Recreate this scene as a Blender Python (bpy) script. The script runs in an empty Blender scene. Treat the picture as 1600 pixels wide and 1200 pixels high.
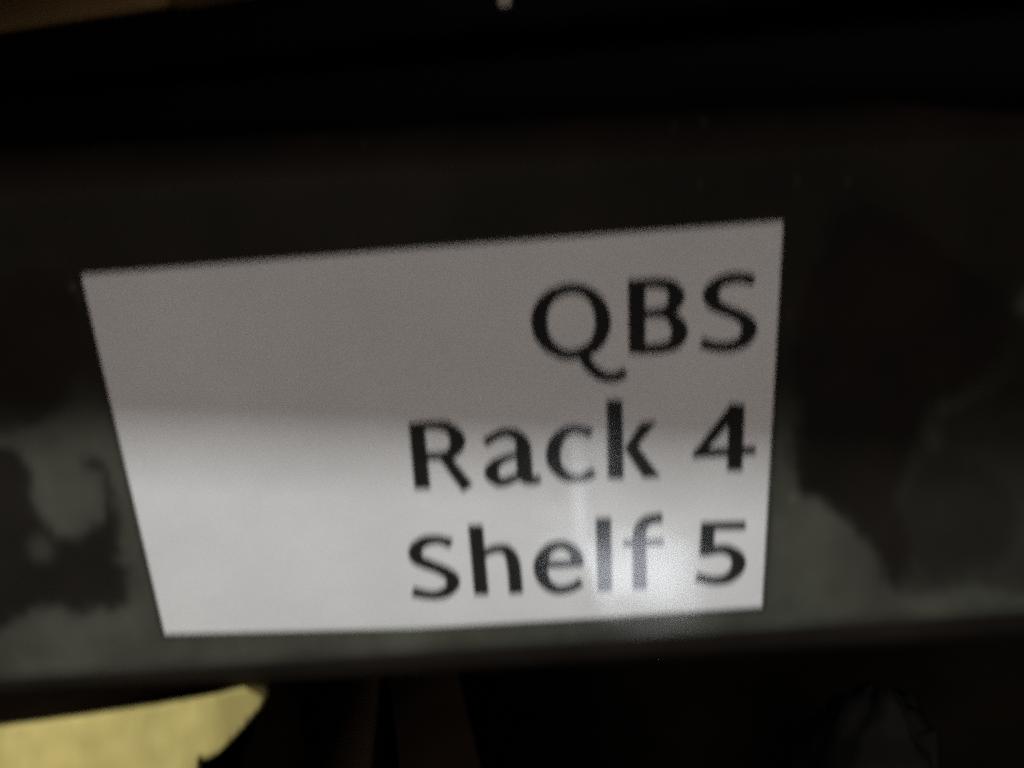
import bpy, bmesh, math, random
from mathutils import Vector, Matrix, noise

S = bpy.context.scene
C = S.collection
rnd = random.Random(7)

# ------------------------------------------------------------------ camera
# close-up: lens 15 cm from the beam face, tipped down 19 degrees, rolled 3 degrees
P, RHO, DIST, FPX = math.radians(18.9), math.atan2(210, 3630), 0.15, 1244.0
FWD = Vector((0, math.cos(P), -math.sin(P)))
R0, U0 = Vector((1, 0, 0)), Vector((0, math.sin(P), math.cos(P)))
RIGHT = R0 * math.cos(RHO) - U0 * math.sin(RHO)
UP = U0 * math.cos(RHO) + R0 * math.sin(RHO)
CAM = -FWD * DIST
cd = bpy.data.cameras.new('camera')
cam = bpy.data.objects.new('camera', cd)
C.objects.link(cam)
m = Matrix((RIGHT, UP, -FWD)).transposed().to_4x4()
m.translation = CAM
cam.matrix_world = m
cd.sensor_width = 36
cd.lens = 36 * FPX / 1600
cd.clip_start, cd.clip_end = 0.005, 20
cd.dof.use_dof = True
cd.dof.focus_distance = 0.6
cd.dof.aperture_fstop = 9.2
cd.dof.aperture_ratio = 2.2
S.camera = cam


def ray(px, py):
    return FWD + RIGHT * ((px - 800) / FPX) - UP * ((py - 600) / FPX)


def pt(px, py, y=0.0):
    """point of the vertical plane at depth y"""
    d = ray(px, py)
    return CAM + d * ((y - CAM.y) / d.y)


def ptz(px, py, z):
    d = ray(px, py)
    return CAM + d * ((z - CAM.z) / d.z)


# ------------------------------------------------------------------ world, lamps
W = bpy.data.worlds.new('World')
S.world = W
W.use_nodes = True
W.node_tree.nodes['Background'].inputs['Color'].default_value = (1.0, 0.9, 0.8, 1)
W.node_tree.nodes['Background'].inputs['Strength'].default_value = 0.006
S.view_settings.view_transform = 'Standard'
S.view_settings.look = 'None'
S.view_settings.exposure = 0
S.view_settings.gamma = 1
S.view_settings.use_curve_mapping = False
S.render.engine = 'CYCLES'
S.cycles.use_denoising = False
S.cycles.use_adaptive_sampling = False
S.cycles.pixel_filter_type = 'BLACKMAN_HARRIS'
S.cycles.filter_width = 3.2
S.cycles.max_bounces = 8
S.cycles.transparent_max_bounces = 12


def lamp(name, loc, target, sx, sy, power, col, up=None):
    l = bpy.data.lights.new(name, 'AREA')
    l.shape = 'RECTANGLE'
    l.size, l.size_y = sx, sy
    l.energy = power
    l.color = col
    o = bpy.data.objects.new(name, l)
    C.objects.link(o)
    z = (Vector(loc) - Vector(target)).normalized()
    u = Vector(up) if up else Vector((0, 0, 1))
    x = u.cross(z).normalized()
    y = z.cross(x)
    mm = Matrix((x, y, z)).transposed().to_4x4()
    mm.translation = Vector(loc)
    o.matrix_world = mm
    return o


# aisle tube overhead: lights what the shelf above leaves free
LDIR = Vector((-0.10, -0.42, 0.90)).normalized()
lamp('aisle_lamp', LDIR * 1.6, (0, 0, 0), 0.5, 0.005, 30.5, (0.94, 0.97, 1.0))
# dim warm light from the aisle
lamp('fill_lamp', (-0.35, -1.3, 0.55), (0, 0, 0), 0.6, 0.5, 4.7, (1.0, 0.865, 0.81))


def mirror_lamp(name, px, py, far, sx, sy, power, col, tilt=0):
    p = pt(px, py)
    d = ray(px, py).normalized()
    d.y = -d.y
    lamp(name, p + d * far, p, sx, sy, power, col, up=(math.sin(tilt), 0, math.cos(tilt)))


mirror_lamp('glare_lamp', 994, 890, 0.5, 0.080, 0.044, 0.105, (0.86, 0.92, 1.0))  # added lamp, set where the film mirrors it as the glare
mirror_lamp('glare_strip', 902, 785, 0.5, 0.028, 0.11, 0.045, (0.86, 0.92, 1.0), 0.2)  # added strip lamp whose mirror image draws the glare streak


# ------------------------------------------------------------------ helpers
def mesh_obj(name, verts, faces, mat, parent=None, smooth=False):
    me = bpy.data.meshes.new(name)
    me.from_pydata([tuple(v) for v in verts], [], faces)
    me.update()
    if smooth:
        for p in me.polygons:
            p.use_smooth = True
    me.materials.append(mat)
    o = bpy.data.objects.new(name, me)
    C.objects.link(o)
    if parent:
        o.parent = parent
    return o


def empty(name, label, cat, loc=(0, 0, 0), rz=0.0, group=None):
    o = bpy.data.objects.new(name, None)
    o.empty_display_size = 0.02
    C.objects.link(o)
    o.location = loc
    o.rotation_euler = (0, 0, rz)
    tag(o, label, cat, group)
    return o


def tag(o, label, cat, group=None):
    o['label'] = label
    o['category'] = cat
    if group:
        o['group'] = group


def bevel(o, w, seg=3):
    b = o.modifiers.new('bevel', 'BEVEL')
    b.width, b.segments = w, seg
    b.limit_method = 'ANGLE'
    for p in o.data.polygons:
        p.use_smooth = True
    return o


def box(name, x0, x1, y0, y1, z0, z1, mat, parent=None, bev=0.0, seg=3):
    v = [(x, y, z) for z in (z0, z1) for y in (y0, y1) for x in (x0, x1)]
    f = [(0, 2, 3, 1), (4, 5, 7, 6), (0, 1, 5, 4), (2, 6, 7, 3), (0, 4, 6, 2), (1, 3, 7, 5)]
    o = mesh_obj(name, v, f, mat, parent)
    return bevel(o, bev, seg) if bev else o


def slab(name, outline, thick, mat, parent=None, dirv=Vector((0, 1, 0))):
    """closed prism: front outline (3-D points), pushed back along dirv"""
    n = len(outline)
    v = [Vector(p) for p in outline] + [Vector(p) + dirv * thick for p in outline]
    f = [tuple(range(n)), tuple(range(2 * n - 1, n - 1, -1))]
    f += [(i, i + n, (i + 1) % n + n, (i + 1) % n) for i in range(n)]
    return mesh_obj(name, v, f, mat, parent)


# ------------------------------------------------------------------ materials
def mat(name, col, rough=0.6, spec=0.3, var=0.15, scale=60, bump=0.0, bscale=400, col2=None, stretch=(1, 1, 1)):
    M = bpy.data.materials.new(name)
    M.use_nodes = True
    N, L = M.node_tree.nodes, M.node_tree.links
    b = N['Principled BSDF']
    b.inputs['Roughness'].default_value = rough
    b.inputs['Specular IOR Level'].default_value = spec
    tc = N.new('ShaderNodeTexCoord')
    mp = N.new('ShaderNodeMapping')
    mp.inputs['Scale'].default_value = stretch
    L.new(tc.outputs['Object'], mp.inputs['Vector'])
    nz = N.new('ShaderNodeTexNoise')
    nz.inputs['Scale'].default_value = scale
    nz.inputs['Detail'].default_value = 5
    L.new(mp.outputs['Vector'], nz.inputs['Vector'])
    r = N.new('ShaderNodeValToRGB')
    c2 = col2 or tuple(c * (1 - var) for c in col)
    r.color_ramp.elements[0].position = 0.35
    r.color_ramp.elements[1].position = 0.65
    r.color_ramp.elements[0].color = (*c2, 1)
    r.color_ramp.elements[1].color = (*col, 1)
    L.new(nz.outputs['Fac'], r.inputs['Fac'])
    L.new(r.outputs['Color'], b.inputs['Base Color'])
    if bump:
        n2 = N.new('ShaderNodeTexNoise')
        n2.inputs['Scale'].default_value = bscale
        n2.inputs['Detail'].default_value = 3
        L.new(tc.outputs['Object'], n2.inputs['Vector'])
        bp = N.new('ShaderNodeBump')
        bp.inputs['Strength'].default_value = bump
        bp.inputs['Distance'].default_value = 0.0004
        L.new(n2.outputs['Fac'], bp.inputs['Height'])
        L.new(bp.outputs['Normal'], b.inputs['Normal'])
    return M


M_STEEL = mat('brown_paint', (0.016, 0.0125, 0.0098), 0.6, 0.08, 0.35, 45, 0.25, 700)
_n, _l = M_STEEL.node_tree.nodes, M_STEEL.node_tree.links
_b = _n['Principled BSDF']
_old = _b.inputs['Base Color'].links[0].from_socket
_t = _n.new('ShaderNodeTexCoord')
_v = _n.new('ShaderNodeTexNoise')
_v.inputs['Scale'].default_value = 160
_v.inputs['Detail'].default_value = 2
_l.new(_t.outputs['Object'], _v.inputs['Vector'])
_r = _n.new('ShaderNodeMapRange')
_r.inputs['From Min'].default_value = 0.71
_r.inputs['From Max'].default_value = 0.76
_l.new(_v.outputs['Fac'], _r.inputs['Value'])
_x = _n.new('ShaderNodeMix')
_x.data_type = 'RGBA'
_l.new(_r.outputs['Result'], _x.inputs[0])
_l.new(_old, _x.inputs[6])
_x.inputs[7].default_value = (0.09, 0.055, 0.03, 1)
_l.new(_x.outputs[2], _b.inputs['Base Color'])
M_PAPER = mat('white_paper', (0.80, 0.80, 0.79), 0.85, 0.1, 0.06, 45, 0.3, 130)
M_INK = mat('black_ink', (0.018, 0.017, 0.017), 0.8, 0.1, 0.3, 300)
M_SHADE = mat('shade_black', (0.003, 0.0028, 0.003), 0.7, 0.05, 0.3, 30)  # near-black stands in for the shade above the beam
M_KRAFT = mat('kraft_board', (0.40, 0.26, 0.11), 0.9, 0.05, 0.2, 25, 0.3, 500)
M_MANILA = mat('yellow_board', (0.47, 0.39, 0.135), 0.85, 0.08, 0.30, 40, 0.5, 75, None, (2.2, 1, 0.7))
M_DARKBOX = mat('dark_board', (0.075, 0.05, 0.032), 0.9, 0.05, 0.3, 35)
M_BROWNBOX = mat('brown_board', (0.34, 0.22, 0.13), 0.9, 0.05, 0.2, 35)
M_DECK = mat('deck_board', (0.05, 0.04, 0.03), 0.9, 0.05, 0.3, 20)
M_SCRAP = mat('pale_tape', (0.45, 0.42, 0.34), 0.7, 0.2, 0.2, 200)
M_BAG = mat('grey_film', (0.034, 0.035, 0.034), 0.9, 0.05, 0.4, 60, 0.1, 120)

# clear packing tape: see-through, glossy, milky where air is trapped, damped higher up as painted shade
M_FILM = bpy.data.materials.new('clear_film')
M_FILM.use_nodes = True
N, L = M_FILM.node_tree.nodes, M_FILM.node_tree.links
N.remove(N['Principled BSDF'])
out = N['Material Output']
tr = N.new('ShaderNodeBsdfTransparent')
tr.inputs['Color'].default_value = (0.985, 0.985, 0.975, 1)
df = N.new('ShaderNodeBsdfDiffuse')
df.inputs['Color'].default_value = (0.51, 0.54, 0.41, 1)
gl = N.new('ShaderNodeBsdfGlossy')
gl.inputs['Roughness'].default_value = 0.13
gl.inputs['Color'].default_value = (1, 1, 1, 1)
lw = N.new('ShaderNodeLayerWeight')      # same reflectance from both sides of the film
lw.inputs['Blend'].default_value = 0.5
pw = N.new('ShaderNodeMath')
pw.operation = 'POWER'
pw.inputs[1].default_value = 5.0
L.new(lw.outputs['Facing'], pw.inputs[0])
fr = N.new('ShaderNodeMath')
fr.operation = 'MULTIPLY_ADD'
fr.inputs[1].default_value = 0.95
fr.inputs[2].default_value = 0.045
L.new(pw.outputs[0], fr.inputs[0])
at = N.new('ShaderNodeAttribute')
at.attribute_name = 'air_shade'
tc = N.new('ShaderNodeTexCoord')
nz = N.new('ShaderNodeTexNoise')
nz.inputs['Scale'].default_value = 60
nz.inputs['Detail'].default_value = 6
L.new(tc.outputs['Object'], nz.inputs['Vector'])
mr = N.new('ShaderNodeMapRange')
mr.inputs['From Min'].default_value = 0.3
mr.inputs['From Max'].default_value = 0.7
mr.inputs['To Min'].default_value = 0.10
mr.inputs['To Max'].default_value = 0.20
L.new(nz.outputs['Fac'], mr.inputs['Value'])
mu = N.new('ShaderNodeMath')
mu.operation = 'MULTIPLY'
L.new(at.outputs['Fac'], mu.inputs[0])
L.new(mr.outputs['Result'], mu.inputs[1])
m1 = N.new('ShaderNodeMixShader')
L.new(mu.outputs[0], m1.inputs['Fac'])
L.new(tr.outputs[0], m1.inputs[1])
L.new(df.outputs[0], m1.inputs[2])
m2 = N.new('ShaderNodeMixShader')
L.new(fr.outputs[0], m2.inputs['Fac'])
L.new(m1.outputs[0], m2.inputs[1])
L.new(gl.outputs[0], m2.inputs[2])
L.new(m2.outputs[0], out.inputs['Surface'])

# ------------------------------------------------------------------ the rack
Z_TOP = pt(0, 238).z
Z_BOT = pt(0, 1118).z
rack = empty('storage_rack', 'dark brown steel rack beam running across, with the taped white paper on its face', 'rack')
BD, BR = 0.045, 0.0085          # beam depth, bend radius


def beam(name, x0, x1, y0, z0, z1, parent):
    prof = []
    for cy, cz, a0 in ((y0 + BR, z1 - BR, 90), (y0 + BR, z0 + BR, 180), (y0 + BD - BR, z0 + BR, 270), (y0 + BD - BR, z1 - BR, 0)):
        for k in range(7):
            a = math.radians(a0 + 15 * k)
            prof.append((cy + BR * math.cos(a), cz + BR * math.sin(a)))
    n = len(prof)
    v = [(x0, y, z) for y, z in prof] + [(x1, y, z) for y, z in prof]
    f = [(i, (i + 1) % n, (i + 1) % n + n, i + n) for i in range(n)]
    f += [tuple(range(n))[::-1], tuple(range(n, 2 * n))]
    o = mesh_obj(name, v, f, M_STEEL, parent, True)
    o.data.polygons[n].use_smooth = o.data.polygons[n + 1].use_smooth = False
    return o


beam('beam', -0.9, 0.9, 0.0, Z_BOT, Z_TOP, rack)
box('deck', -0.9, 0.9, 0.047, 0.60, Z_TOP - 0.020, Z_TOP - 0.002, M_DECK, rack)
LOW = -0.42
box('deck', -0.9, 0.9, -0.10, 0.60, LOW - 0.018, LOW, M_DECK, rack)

# unseen board added one level up: its front edge is shaped to cast the
# shadow line that crosses the label
Z_UP = CAM.z + 0.065


def shadow_src(px, py):
    p = pt(px, py)
    t = (Z_UP - p.z) / LDIR.z
    return p + LDIR * t


a, b = shadow_src(200, 688), shadow_src(1150, 728)
sl = (b.y - a.y) / (b.x - a.x)
ya, yb = a.y + sl * (-0.5 - a.x), a.y + sl * (0.5 - a.x)
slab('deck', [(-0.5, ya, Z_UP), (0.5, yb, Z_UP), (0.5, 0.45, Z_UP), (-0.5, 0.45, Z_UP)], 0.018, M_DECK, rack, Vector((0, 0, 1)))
for sx in (-0.86, 0.80):
    box('post', sx, sx + 0.06, 0.05, 0.11, LOW - 0.5, Z_UP + 0.3, M_STEEL, rack, 0.004)

# ------------------------------------------------------------------ the label
label = empty('paper_label', 'white paper label with bold black print, taped to the brown rack beam', 'label')
FRONT = -0.0002
outl = []
corners = [(127, 430), (660, 388), (1223.5, 346), (1207, 645), (1190.5, 948), (930, 966), (650, 982), (257.5, 991), (191, 707)]
slab('paper', [pt(x, y, FRONT) for x, y in corners][::-1], 0.00015, M_PAPER, label)

ink_z = FRONT - 0.00002


def catmull(pts, seg=8):
    if len(pts) == 2:
        return list(pts)
    r = []
    n = len(pts)
    for i in range(n - 1):
        p0, p1, p2, p3 = pts[max(i - 1, 0)], pts[i], pts[i + 1], pts[min(i + 2, n - 1)]
        for k in range(seg):
            t = k / seg
            r.append(tuple(0.5 * (2 * b + (c - a) * t + (2 * a - 5 * b + 4 * c - d) * t * t + (3 * b - a - 3 * c + d) * t ** 3)
                           for a, b, c, d in zip(p0, p1, p2, p3)))
    r.append(pts[-1])
    return r


def stroke(pts, closed=False):
    """ribbon of varying width along a curve -> list of quads (each 4 px points)"""
    if closed:
        ext = [pts[-1]] + list(pts) + [pts[0], pts[1]]
        c = catmull(ext)[8:-8]
    else:
        c = catmull(pts)
    c = [(x, y, w + (3.8 if w < 15 else 1.8)) for x, y, w in c]
    L_, R_ = [], []
    n = len(c)
    for i, (x, y, w) in enumerate(c):
        if closed:
            q0, q1 = c[(i - 1) % (n - 1)], c[(i + 1) % (n - 1)]
        else:
            q0, q1 = c[max(i - 1, 0)], c[min(i + 1, n - 1)]
        tx, ty = q1[0] - q0[0], q1[1] - q0[1]
        l = math.hypot(tx, ty) or 1
        nx, ny = -ty / l, tx / l
        L_.append((x + nx * w / 2, y + ny * w / 2))
        R_.append((x - nx * w / 2, y - ny * w / 2))
    return [(L_[i], L_[i + 1], R_[i + 1], R_[i]) for i in range(n - 1)]


def poly(*p):
    cx, cy = sum(q[0] for q in p) / len(p), sum(q[1] for q in p) / len(p)
    r = []
    for x, y in p:
        r.append((x + (1.5 if x > cx else -1.5), y + (0.9 if y > cy else -0.9)))
    return [tuple(r)]


LINES = [
    [  # QBS
        stroke([(893, 451, 13), (918, 457, 16), (935, 475, 21), (942, 501, 24), (938, 525, 22), (925, 543, 18), (893, 555, 12.5),
                (866, 547, 17), (848, 527, 22), (842.5, 503, 24), (847, 480, 22), (864, 460, 17)], True),
        stroke([(907, 549, 15), (913, 559, 17), (919, 569, 17), (929, 580, 15.5), (943, 588, 13.5), (958, 590, 12.5), (969, 586.5, 12), (978, 580.5, 12)]),
        poly((982.3, 437.5), (1007, 437.5), (1007.5, 552.5), (984, 552.5)),
        stroke([(996, 444, 12.5), (1025, 442.5, 13), (1047, 446.5, 19), (1057, 462, 25), (1051, 478, 20), (1035, 488, 12), (996, 491.5, 10)]),
        stroke([(996, 492, 10), (1035, 489.5, 12), (1053, 499, 20), (1062, 518, 25), (1054, 536, 20), (1035, 544, 14), (996, 546, 13)]),
        stroke([(1179, 439, 15.5), (1167, 435.5, 14), (1149, 434, 13.5), (1128, 439, 16), (1114.5, 450.5, 21), (1110.5, 462, 24), (1116.5, 475, 21.5),
                (1132.5, 484, 17), (1152, 492, 17), (1165.5, 501.5, 21), (1171, 514, 24), (1164, 530, 20), (1149, 540, 15.5), (1128, 542.5, 13.5),
                (1110, 540, 13.5), (1095.5, 535, 14.5)]),
    ],
    [  # Rack 4
        poly((639.5, 661), (661.5, 661), (671.5, 763.5), (649.3, 764)),
        stroke([(652, 666, 10), (680, 664.5, 10), (700, 668, 15), (713, 682, 22), (714.5, 694, 23), (706, 708, 17), (690, 712.5, 10), (657, 713, 9)]),
        stroke([(692, 710, 14), (710, 735, 17), (731.5, 763.5, 18.5)]),
        stroke([(757, 692.5, 11), (767, 685.5, 10), (778.5, 679, 10), (791, 676, 10.5), (805, 679, 14), (814.5, 688, 19), (817.5, 700, 23), (819, 722, 23.5), (820, 740, 23.5), (821.5, 751, 21)]),
        stroke([(817, 748, 12), (830, 751, 11), (845, 748.5, 9.5)]),
        stroke([(808, 711, 6.5), (797, 713.5, 7), (784, 719, 9), (772.7, 727, 15.5), (768, 738, 22), (773, 748, 17.5), (782, 753.5, 12), (795, 751, 10), (810, 744, 8)]),
        stroke([(924.5, 677.5, 15), (912, 673, 10.5), (897, 670.7, 10.5), (882.7, 675.5, 14.5), (869.5, 690, 20), (864.3, 710, 21.5), (867.5, 727, 20),
                (879, 741, 14), (893, 747, 10.5), (909, 746.5, 10), (920, 742, 11), (928.5, 736.5, 12)]),
        poly((948.7, 625), (971, 625), (973.2, 748), (951.3, 748)),
        poly((976.5, 702), (1003, 661.5), (1025.5, 658.5), (998.5, 698.5), (1031.5, 745), (1007, 746.5)),
        poly((1140, 631), (1162.5, 632), (1158.7, 735.5), (1137, 735.5)),
        poly((1141, 631), (1141, 660), (1107, 702), (1083.5, 716), (1083.5, 708)),
        poly((1086, 703), (1179.7, 697.5), (1179.7, 709.5), (1084, 715.5)),
    ],
    [  # Shelf 5
        stroke([(705.5, 850, 13), (695, 845.8, 11), (680, 843, 10.5), (662.5, 846.5, 14), (651, 856, 19), (649, 867, 20), (655, 876, 17), (671, 883, 13.5),
                (690, 890.6, 13.5), (703.5, 899.5, 18), (708, 910, 20.5), (702, 922, 16), (686, 929.3, 11.5), (667.5, 929.5, 10.5), (644.5, 924.5, 12.5)]),
        poly((732.5, 821), (753, 821), (762.5, 929), (742.7, 929.5)),
        stroke([(753, 867, 7), (767.5, 859.5, 9), (781, 857, 10), (793, 861, 15), (800.5, 874, 19.5), (804, 895, 20), (806.5, 928, 20)]),
        stroke([(853, 882, 9), (880, 881.5, 8.5), (911.5, 879.5, 8.5)]),
        stroke([(902.5, 881, 18), (902, 873, 17.5), (897, 862, 14), (885, 853.3, 11), (871.7, 852, 10.5), (857, 859, 14.5), (847, 873.4, 19.5), (844.7, 889, 21),
                (850, 907, 18), (863, 919, 12.5), (877.5, 922, 10.5), (894.7, 917.5, 10.5), (909, 909, 11)]),
        poly((932, 810), (953.5, 809.5), (955.3, 923), (935.3, 924)),
        stroke([(999.7, 921, 20.5), (999.3, 880, 20.5), (998.8, 842, 20), (1002, 823.5, 18), (1011, 814, 13.5), (1022.7, 810.5, 11.5), (1035, 809.5, 12.5)]),
        poly((975, 845), (1035.6, 842), (1035.6, 850.5), (975, 853.5)),
        poly((1097, 816.5), (1163.8, 815), (1163.8, 827), (1097, 828)),
        poly((1097, 817), (1116, 817), (1114, 866), (1093.6, 869)),
        stroke([(1097, 863.5, 10), (1113, 860.5, 10.5), (1127.4, 858, 11), (1139.3, 860.5, 14), (1150, 868, 19), (1154.5, 879, 21), (1150, 892, 19),
                (1140.4, 901.5, 14), (1128.5, 906.5, 11), (1113.3, 907, 10.5), (1100.3, 904.5, 11), (1087.5, 901.5, 13)]),
    ],
]
for ln in LINES:
    vs, fs = [], []
    for k, st in enumerate(ln):
        y = ink_z - 0.000002 * k
        for q in st:
            i0 = len(vs)
            vs += [pt(px, py, y) for px, py in q]
            fs.append(tuple(range(i0, i0 + len(q))))
    mesh_obj('lettering', vs, fs, M_INK, label)


# ------------------------------------------------------------------ the tape film over label and beam
def inside(p, x, y):
    c = False
    j = len(p) - 1
    for i in range(len(p)):
        xi, yi = p[i]
        xj, yj = p[j]
        if (yi > y) != (yj > y) and x < (xj - xi) * (y - yi) / (yj - yi) + xi:
            c = not c
        j = i
    return c


def pdist(p, x, y):
    d = 1e9
    for i in range(len(p)):
        ax, ay = p[i - 1]
        bx, by = p[i]
        vx, vy = bx - ax, by - ay
        t = max(0, min(1, ((x - ax) * vx + (y - ay) * vy) / (vx * vx + vy * vy + 1e-9)))
        d = min(d, math.hypot(x - ax - t * vx, y - ay - t * vy))
    return -d if inside(p, x, y) else d


def sm(p):
    return [q for q in catmull([(a, b) for a, b in p] + [p[0]], 4)][:-1]


STUCK = [  # where the tape sticks flat to the paint: (outline, how clear)
    (sm([(-80, 690), (20, 700), (48, 735), (58, 790), (78, 820), (105, 838), (140, 832), (160, 800), (160, 750), (135, 722), (150, 715), (172, 745), (184, 800),
         (192, 870), (204, 920), (190, 948), (150, 955), (120, 962), (95, 945), (55, 950), (20, 968), (-80, 1000)]), 0.93),
    (sm([(-80, 470), (60, 420), (118, 470), (128, 560), (100, 630), (40, 672), (-80, 660)]), 0.8),
    (sm([(1250, 640), (1236, 560), (1270, 430), (1310, 335), (1370, 318), (1450, 370), (1530, 430), (1590, 470), (1580, 520), (1530, 590), (1450, 640), (1425, 700),
         (1405, 780), (1425, 860), (1400, 914), (1375, 870), (1330, 820), (1285, 785), (1248, 765), (1238, 720)]), 0.97),
    (sm([(1400, 640), (1470, 645), (1560, 610), (1680, 590), (1680, 905), (1560, 916), (1400, 914), (1395, 800)]), 0.70),
    (sm([(1430, 740), (1500, 715), (1560, 750), (1590, 830), (1540, 890), (1450, 890), (1415, 820)]), 0.45),
]
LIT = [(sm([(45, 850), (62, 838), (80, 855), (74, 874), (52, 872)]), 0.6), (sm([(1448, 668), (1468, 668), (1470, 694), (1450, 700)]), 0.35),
       (sm([(1600, 455), (1660, 430), (1660, 500), (1590, 488)]), 0.9)]  # extra milky spots; the last is a pale highlight painted into the mask
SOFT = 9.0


def air_shade_at(x, y):
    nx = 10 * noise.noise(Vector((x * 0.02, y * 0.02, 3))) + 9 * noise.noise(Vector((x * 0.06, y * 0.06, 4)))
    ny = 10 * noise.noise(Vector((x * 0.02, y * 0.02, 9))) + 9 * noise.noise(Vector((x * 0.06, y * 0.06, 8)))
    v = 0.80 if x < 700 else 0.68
    v *= 0.10 + 0.90 / (1 + math.exp(-(y - 640) / 16))  # less milky above the shadow line: shade put into the mask
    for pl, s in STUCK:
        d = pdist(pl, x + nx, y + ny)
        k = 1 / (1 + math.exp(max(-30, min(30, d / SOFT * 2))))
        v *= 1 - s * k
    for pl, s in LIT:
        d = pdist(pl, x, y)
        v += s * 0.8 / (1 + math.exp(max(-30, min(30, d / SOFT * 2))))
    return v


LAB = [(127, 430), (1223.5, 346), (1190.5, 948), (257.5, 991)]
RIDGE = [(872, 640), (890, 700), (903, 770), (918, 860), (946, 975)]
xs = [-160 + 8 * i for i in range(241)]
NV = 110
verts, air = [], []
for j in range(NV + 1):
    v = j / NV
    for x in xs:
        y0, y1 = 305 - 0.058 * x, 1066 - 0.066 * x
        if x > 1000:
            y1 += 0.0
        y = y0 + (y1 - y0) * v
        p = pt(x, y, -0.00030)
        w = 0.000035 * noise.noise(Vector((x * 0.009, y * 0.011, 1))) + 0.00001 * noise.noise(Vector((x * 0.03, y * 0.03, 5)))
        # a soft wrinkle running down past the last words
        dr = min(abs(pdist(RIDGE[i:i + 2], x, y)) for i in range(len(RIDGE) - 1))
        w += 0.00008 * math.exp(-(dr / 28) ** 2)
        # pouch edge right of the paper
        w += 0.00008 * math.exp(-((x - (1247 - 0.033 * (y - 350))) / 9) ** 2)
        p.y -= max(w, -0.00005)
        verts.append(p)
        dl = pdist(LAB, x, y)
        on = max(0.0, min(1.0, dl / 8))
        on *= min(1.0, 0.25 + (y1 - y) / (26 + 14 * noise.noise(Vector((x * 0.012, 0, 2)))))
        air.append(air_shade_at(x, y) * on + 0.05 * (1 - on) if dl < 900 else 0)
nx_ = len(xs)
faces = [(j * nx_ + i, (j + 1) * nx_ + i, (j + 1) * nx_ + i + 1, j * nx_ + i + 1) for j in range(NV) for i in range(nx_ - 1)]
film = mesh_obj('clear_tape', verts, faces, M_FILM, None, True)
at_ = film.data.attributes.new('air_shade', 'FLOAT', 'POINT')
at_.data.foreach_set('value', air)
tag(film, 'wide clear glossy tape with milky air pockets covering the paper and the beam face', 'tape')

# ------------------------------------------------------------------ behind the beam: made-up black tote with a brown carton on it
A = pt(0, 52, 0.10)
B = ptz(330, 0, A.z)
dx = (B - A)
yaw = math.atan2(dx.y, dx.x)
filler = empty('dark_filler', 'made-up black tote standing on the shelf behind the rack beam', 'filler', (A.x, A.y, Z_TOP - 0.002), yaw)  # added black mass filling the dark area above the beam
H = A.z - (Z_TOP - 0.002)
box('body', -0.20, 0.30, 0.012, 0.34, 0.0, H - 0.014, M_SHADE, filler, 0.006)
box('lid', -0.21, 0.31, 0.0, 0.35, H - 0.0135, H - 0.0005, M_SHADE, filler, 0.003)
carton = empty('brown_carton', 'plain brown cardboard carton on the black tote, top left above the beam', 'carton', A, yaw)
box('body', -0.20, 0.065, 0.001, 0.20, 0.0, 0.045, M_KRAFT, carton, 0.002)

# ------------------------------------------------------------------ the level below
# yellow carton whose bent flap pokes out in front of the beam's lower edge
yc = empty('flap_carton', 'carton with a bent torn yellow flap lit below the left end of the beam', 'carton', (0, 0, LOW))
fl_px = [(-160, 1160), (0, 1137), (200, 1110), (330, 1091), (372, 1084), (386, 1088), (388, 1104), (380, 1125), (365, 1146), (348, 1166), (334, 1181), (322, 1188),
         (313, 1189), (309, 1182), (305, 1190), (305, 1203), (296, 1300), (270, 1560), (-160, 1600)]
yc.location = (0, 0, 0)


def flap_pt(px, py):
    # flap plane: top edge leans back under the beam, lower edge towards the aisle
    n = Vector((0.0, -0.88, 0.475))
    p0 = pt(200, 1110, -0.005)
    d = ray(px, py)
    t = (p0 - CAM).dot(n) / d.dot(n)
    return CAM + d * t


fp = [flap_pt(x, y) for x, y in fl_px]
flap = slab('flap', fp[::-1], 0.0025, M_MANILA, yc, Vector((0, 0.88, -0.475)))
bm = bmesh.new()
bm.from_mesh(flap.data)
bmesh.ops.triangulate(bm, faces=bm.faces[:])
fx0, fx1 = min(p.x for p in fp), max(p.x for p in fp)
fz0, fz1 = min(p.z for p in fp), max(p.z for p in fp)
for k in range(1, 60):
    bmesh.ops.bisect_plane(bm, geom=bm.verts[:] + bm.edges[:] + bm.faces[:], plane_co=(fx0 + (fx1 - fx0) * k / 60, 0, 0), plane_no=(1, 0, 0))
for k in range(1, 50):
    bmesh.ops.bisect_plane(bm, geom=bm.verts[:] + bm.edges[:] + bm.faces[:], plane_co=(0, 0, fz0 + (fz1 - fz0) * k / 50), plane_no=(0, 0, 1))
for v in bm.verts:
    q = v.co
    # the torn right end curls back, with soft diagonal creases across the board
    c = max(0.0, q.x - (fx1 - 0.015))
    dd = 55.0 * c * c
    dd += 0.0011 * noise.noise(Vector((q.x * 90 + q.z * 50, q.z * 25, 2.0))) + 0.0005 * noise.noise(Vector((q.x * 260, q.z * 200, 6.0)))
    v.co += Vector((0, 0.88, -0.475)) * dd
bm.normal_update()
bm.to_mesh(flap.data)
bm.free()
for p in flap.data.polygons:
    p.use_smooth = abs(p.normal.dot(Vector((0, 0.88, -0.475)))) > 0.5
low = min(p.z for p in fp)
xl = fp[0].x
box('body', xl - 0.05, fp[-2].x - 0.004, fp[-2].y, fp[-2].y + 0.11, LOW, low + 0.004, M_DARKBOX, yc, 0.002)

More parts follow.
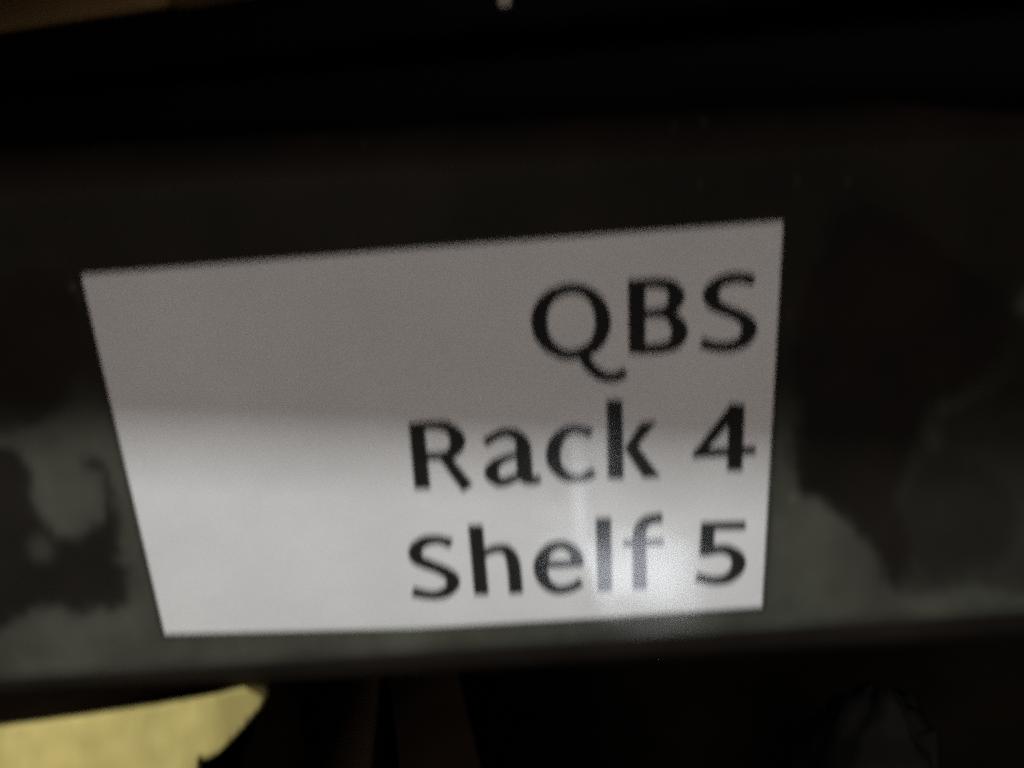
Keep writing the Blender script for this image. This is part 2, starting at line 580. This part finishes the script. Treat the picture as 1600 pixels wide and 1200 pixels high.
# dark cartons further in
zt = -0.175
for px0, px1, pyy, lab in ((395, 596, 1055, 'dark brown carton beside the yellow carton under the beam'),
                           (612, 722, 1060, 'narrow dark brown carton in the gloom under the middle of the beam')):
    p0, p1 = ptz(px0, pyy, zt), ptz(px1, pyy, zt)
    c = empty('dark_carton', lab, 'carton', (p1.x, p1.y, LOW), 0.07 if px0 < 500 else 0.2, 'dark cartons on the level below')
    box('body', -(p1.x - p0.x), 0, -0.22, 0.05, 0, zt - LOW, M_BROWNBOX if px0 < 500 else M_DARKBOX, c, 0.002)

# crumpled bag, lower right
bc = pt(1480, 1125, 0.03)
vs, fs = [], []
nu, nv = 40, 26
for j in range(nv + 1):
    th = math.pi * j / nv
    for i in range(nu):
        ph = 2 * math.pi * i / nu
        d = Vector((math.sin(th) * math.cos(ph), math.sin(th) * math.sin(ph), math.cos(th)))
        r = 1 + 0.10 * noise.noise(d * 1.6) + 0.06 * noise.noise(d * 6) + 0.04 * noise.noise(d * 12)
        vs.append(Vector((d.x * 0.032 * r, d.y * 0.05 * r, d.z * 0.124 * r)))
for j in range(nv):
    for i in range(nu):
        fs.append((j * nu + i, (j + 1) * nu + i, (j + 1) * nu + (i + 1) % nu, j * nu + (i + 1) % nu))
zb = min(v.z for v in vs)
bag = mesh_obj('plastic_bag', [v - Vector((0, 0, zb)) for v in vs], fs, M_BAG, None, True)
bag.location = (bc.x + 0.02, 0.10, LOW)
tag(bag, 'crumpled grey plastic bag standing in the dark below the right end of the beam', 'bag')
bpy.context.view_layer.update()

# pale scrap stuck to the tote, top middle
sp = []
for k in range(10):
    an = 2 * math.pi * k / 10
    sp.append((788 + 11 * math.cos(an) * (1 + 0.2 * math.sin(3 * an)), -2 + 13 * math.sin(an)))
inv = filler.matrix_world.inverted()
nrm = Vector((math.sin(yaw), -math.cos(yaw), 0))
pl0 = filler.matrix_world @ Vector((0, 0.0, H * 0.5))


def filler_pt(px, py, off):
    d = ray(px, py)
    p0 = pl0 + nrm * off
    return inv @ (CAM + d * ((p0 - CAM).dot(nrm) / d.dot(nrm)))


s = [filler_pt(x, y, 0.0006) for x, y in sp]
print('scrap', s[0], 'H', H, 'yaw', math.degrees(yaw), 'A', A, 'Zt', Z_TOP, Z_BOT, CAM)
slab('sticker', s[::-1], 0.0005, M_SCRAP, filler, Vector((0, 1, 0)))
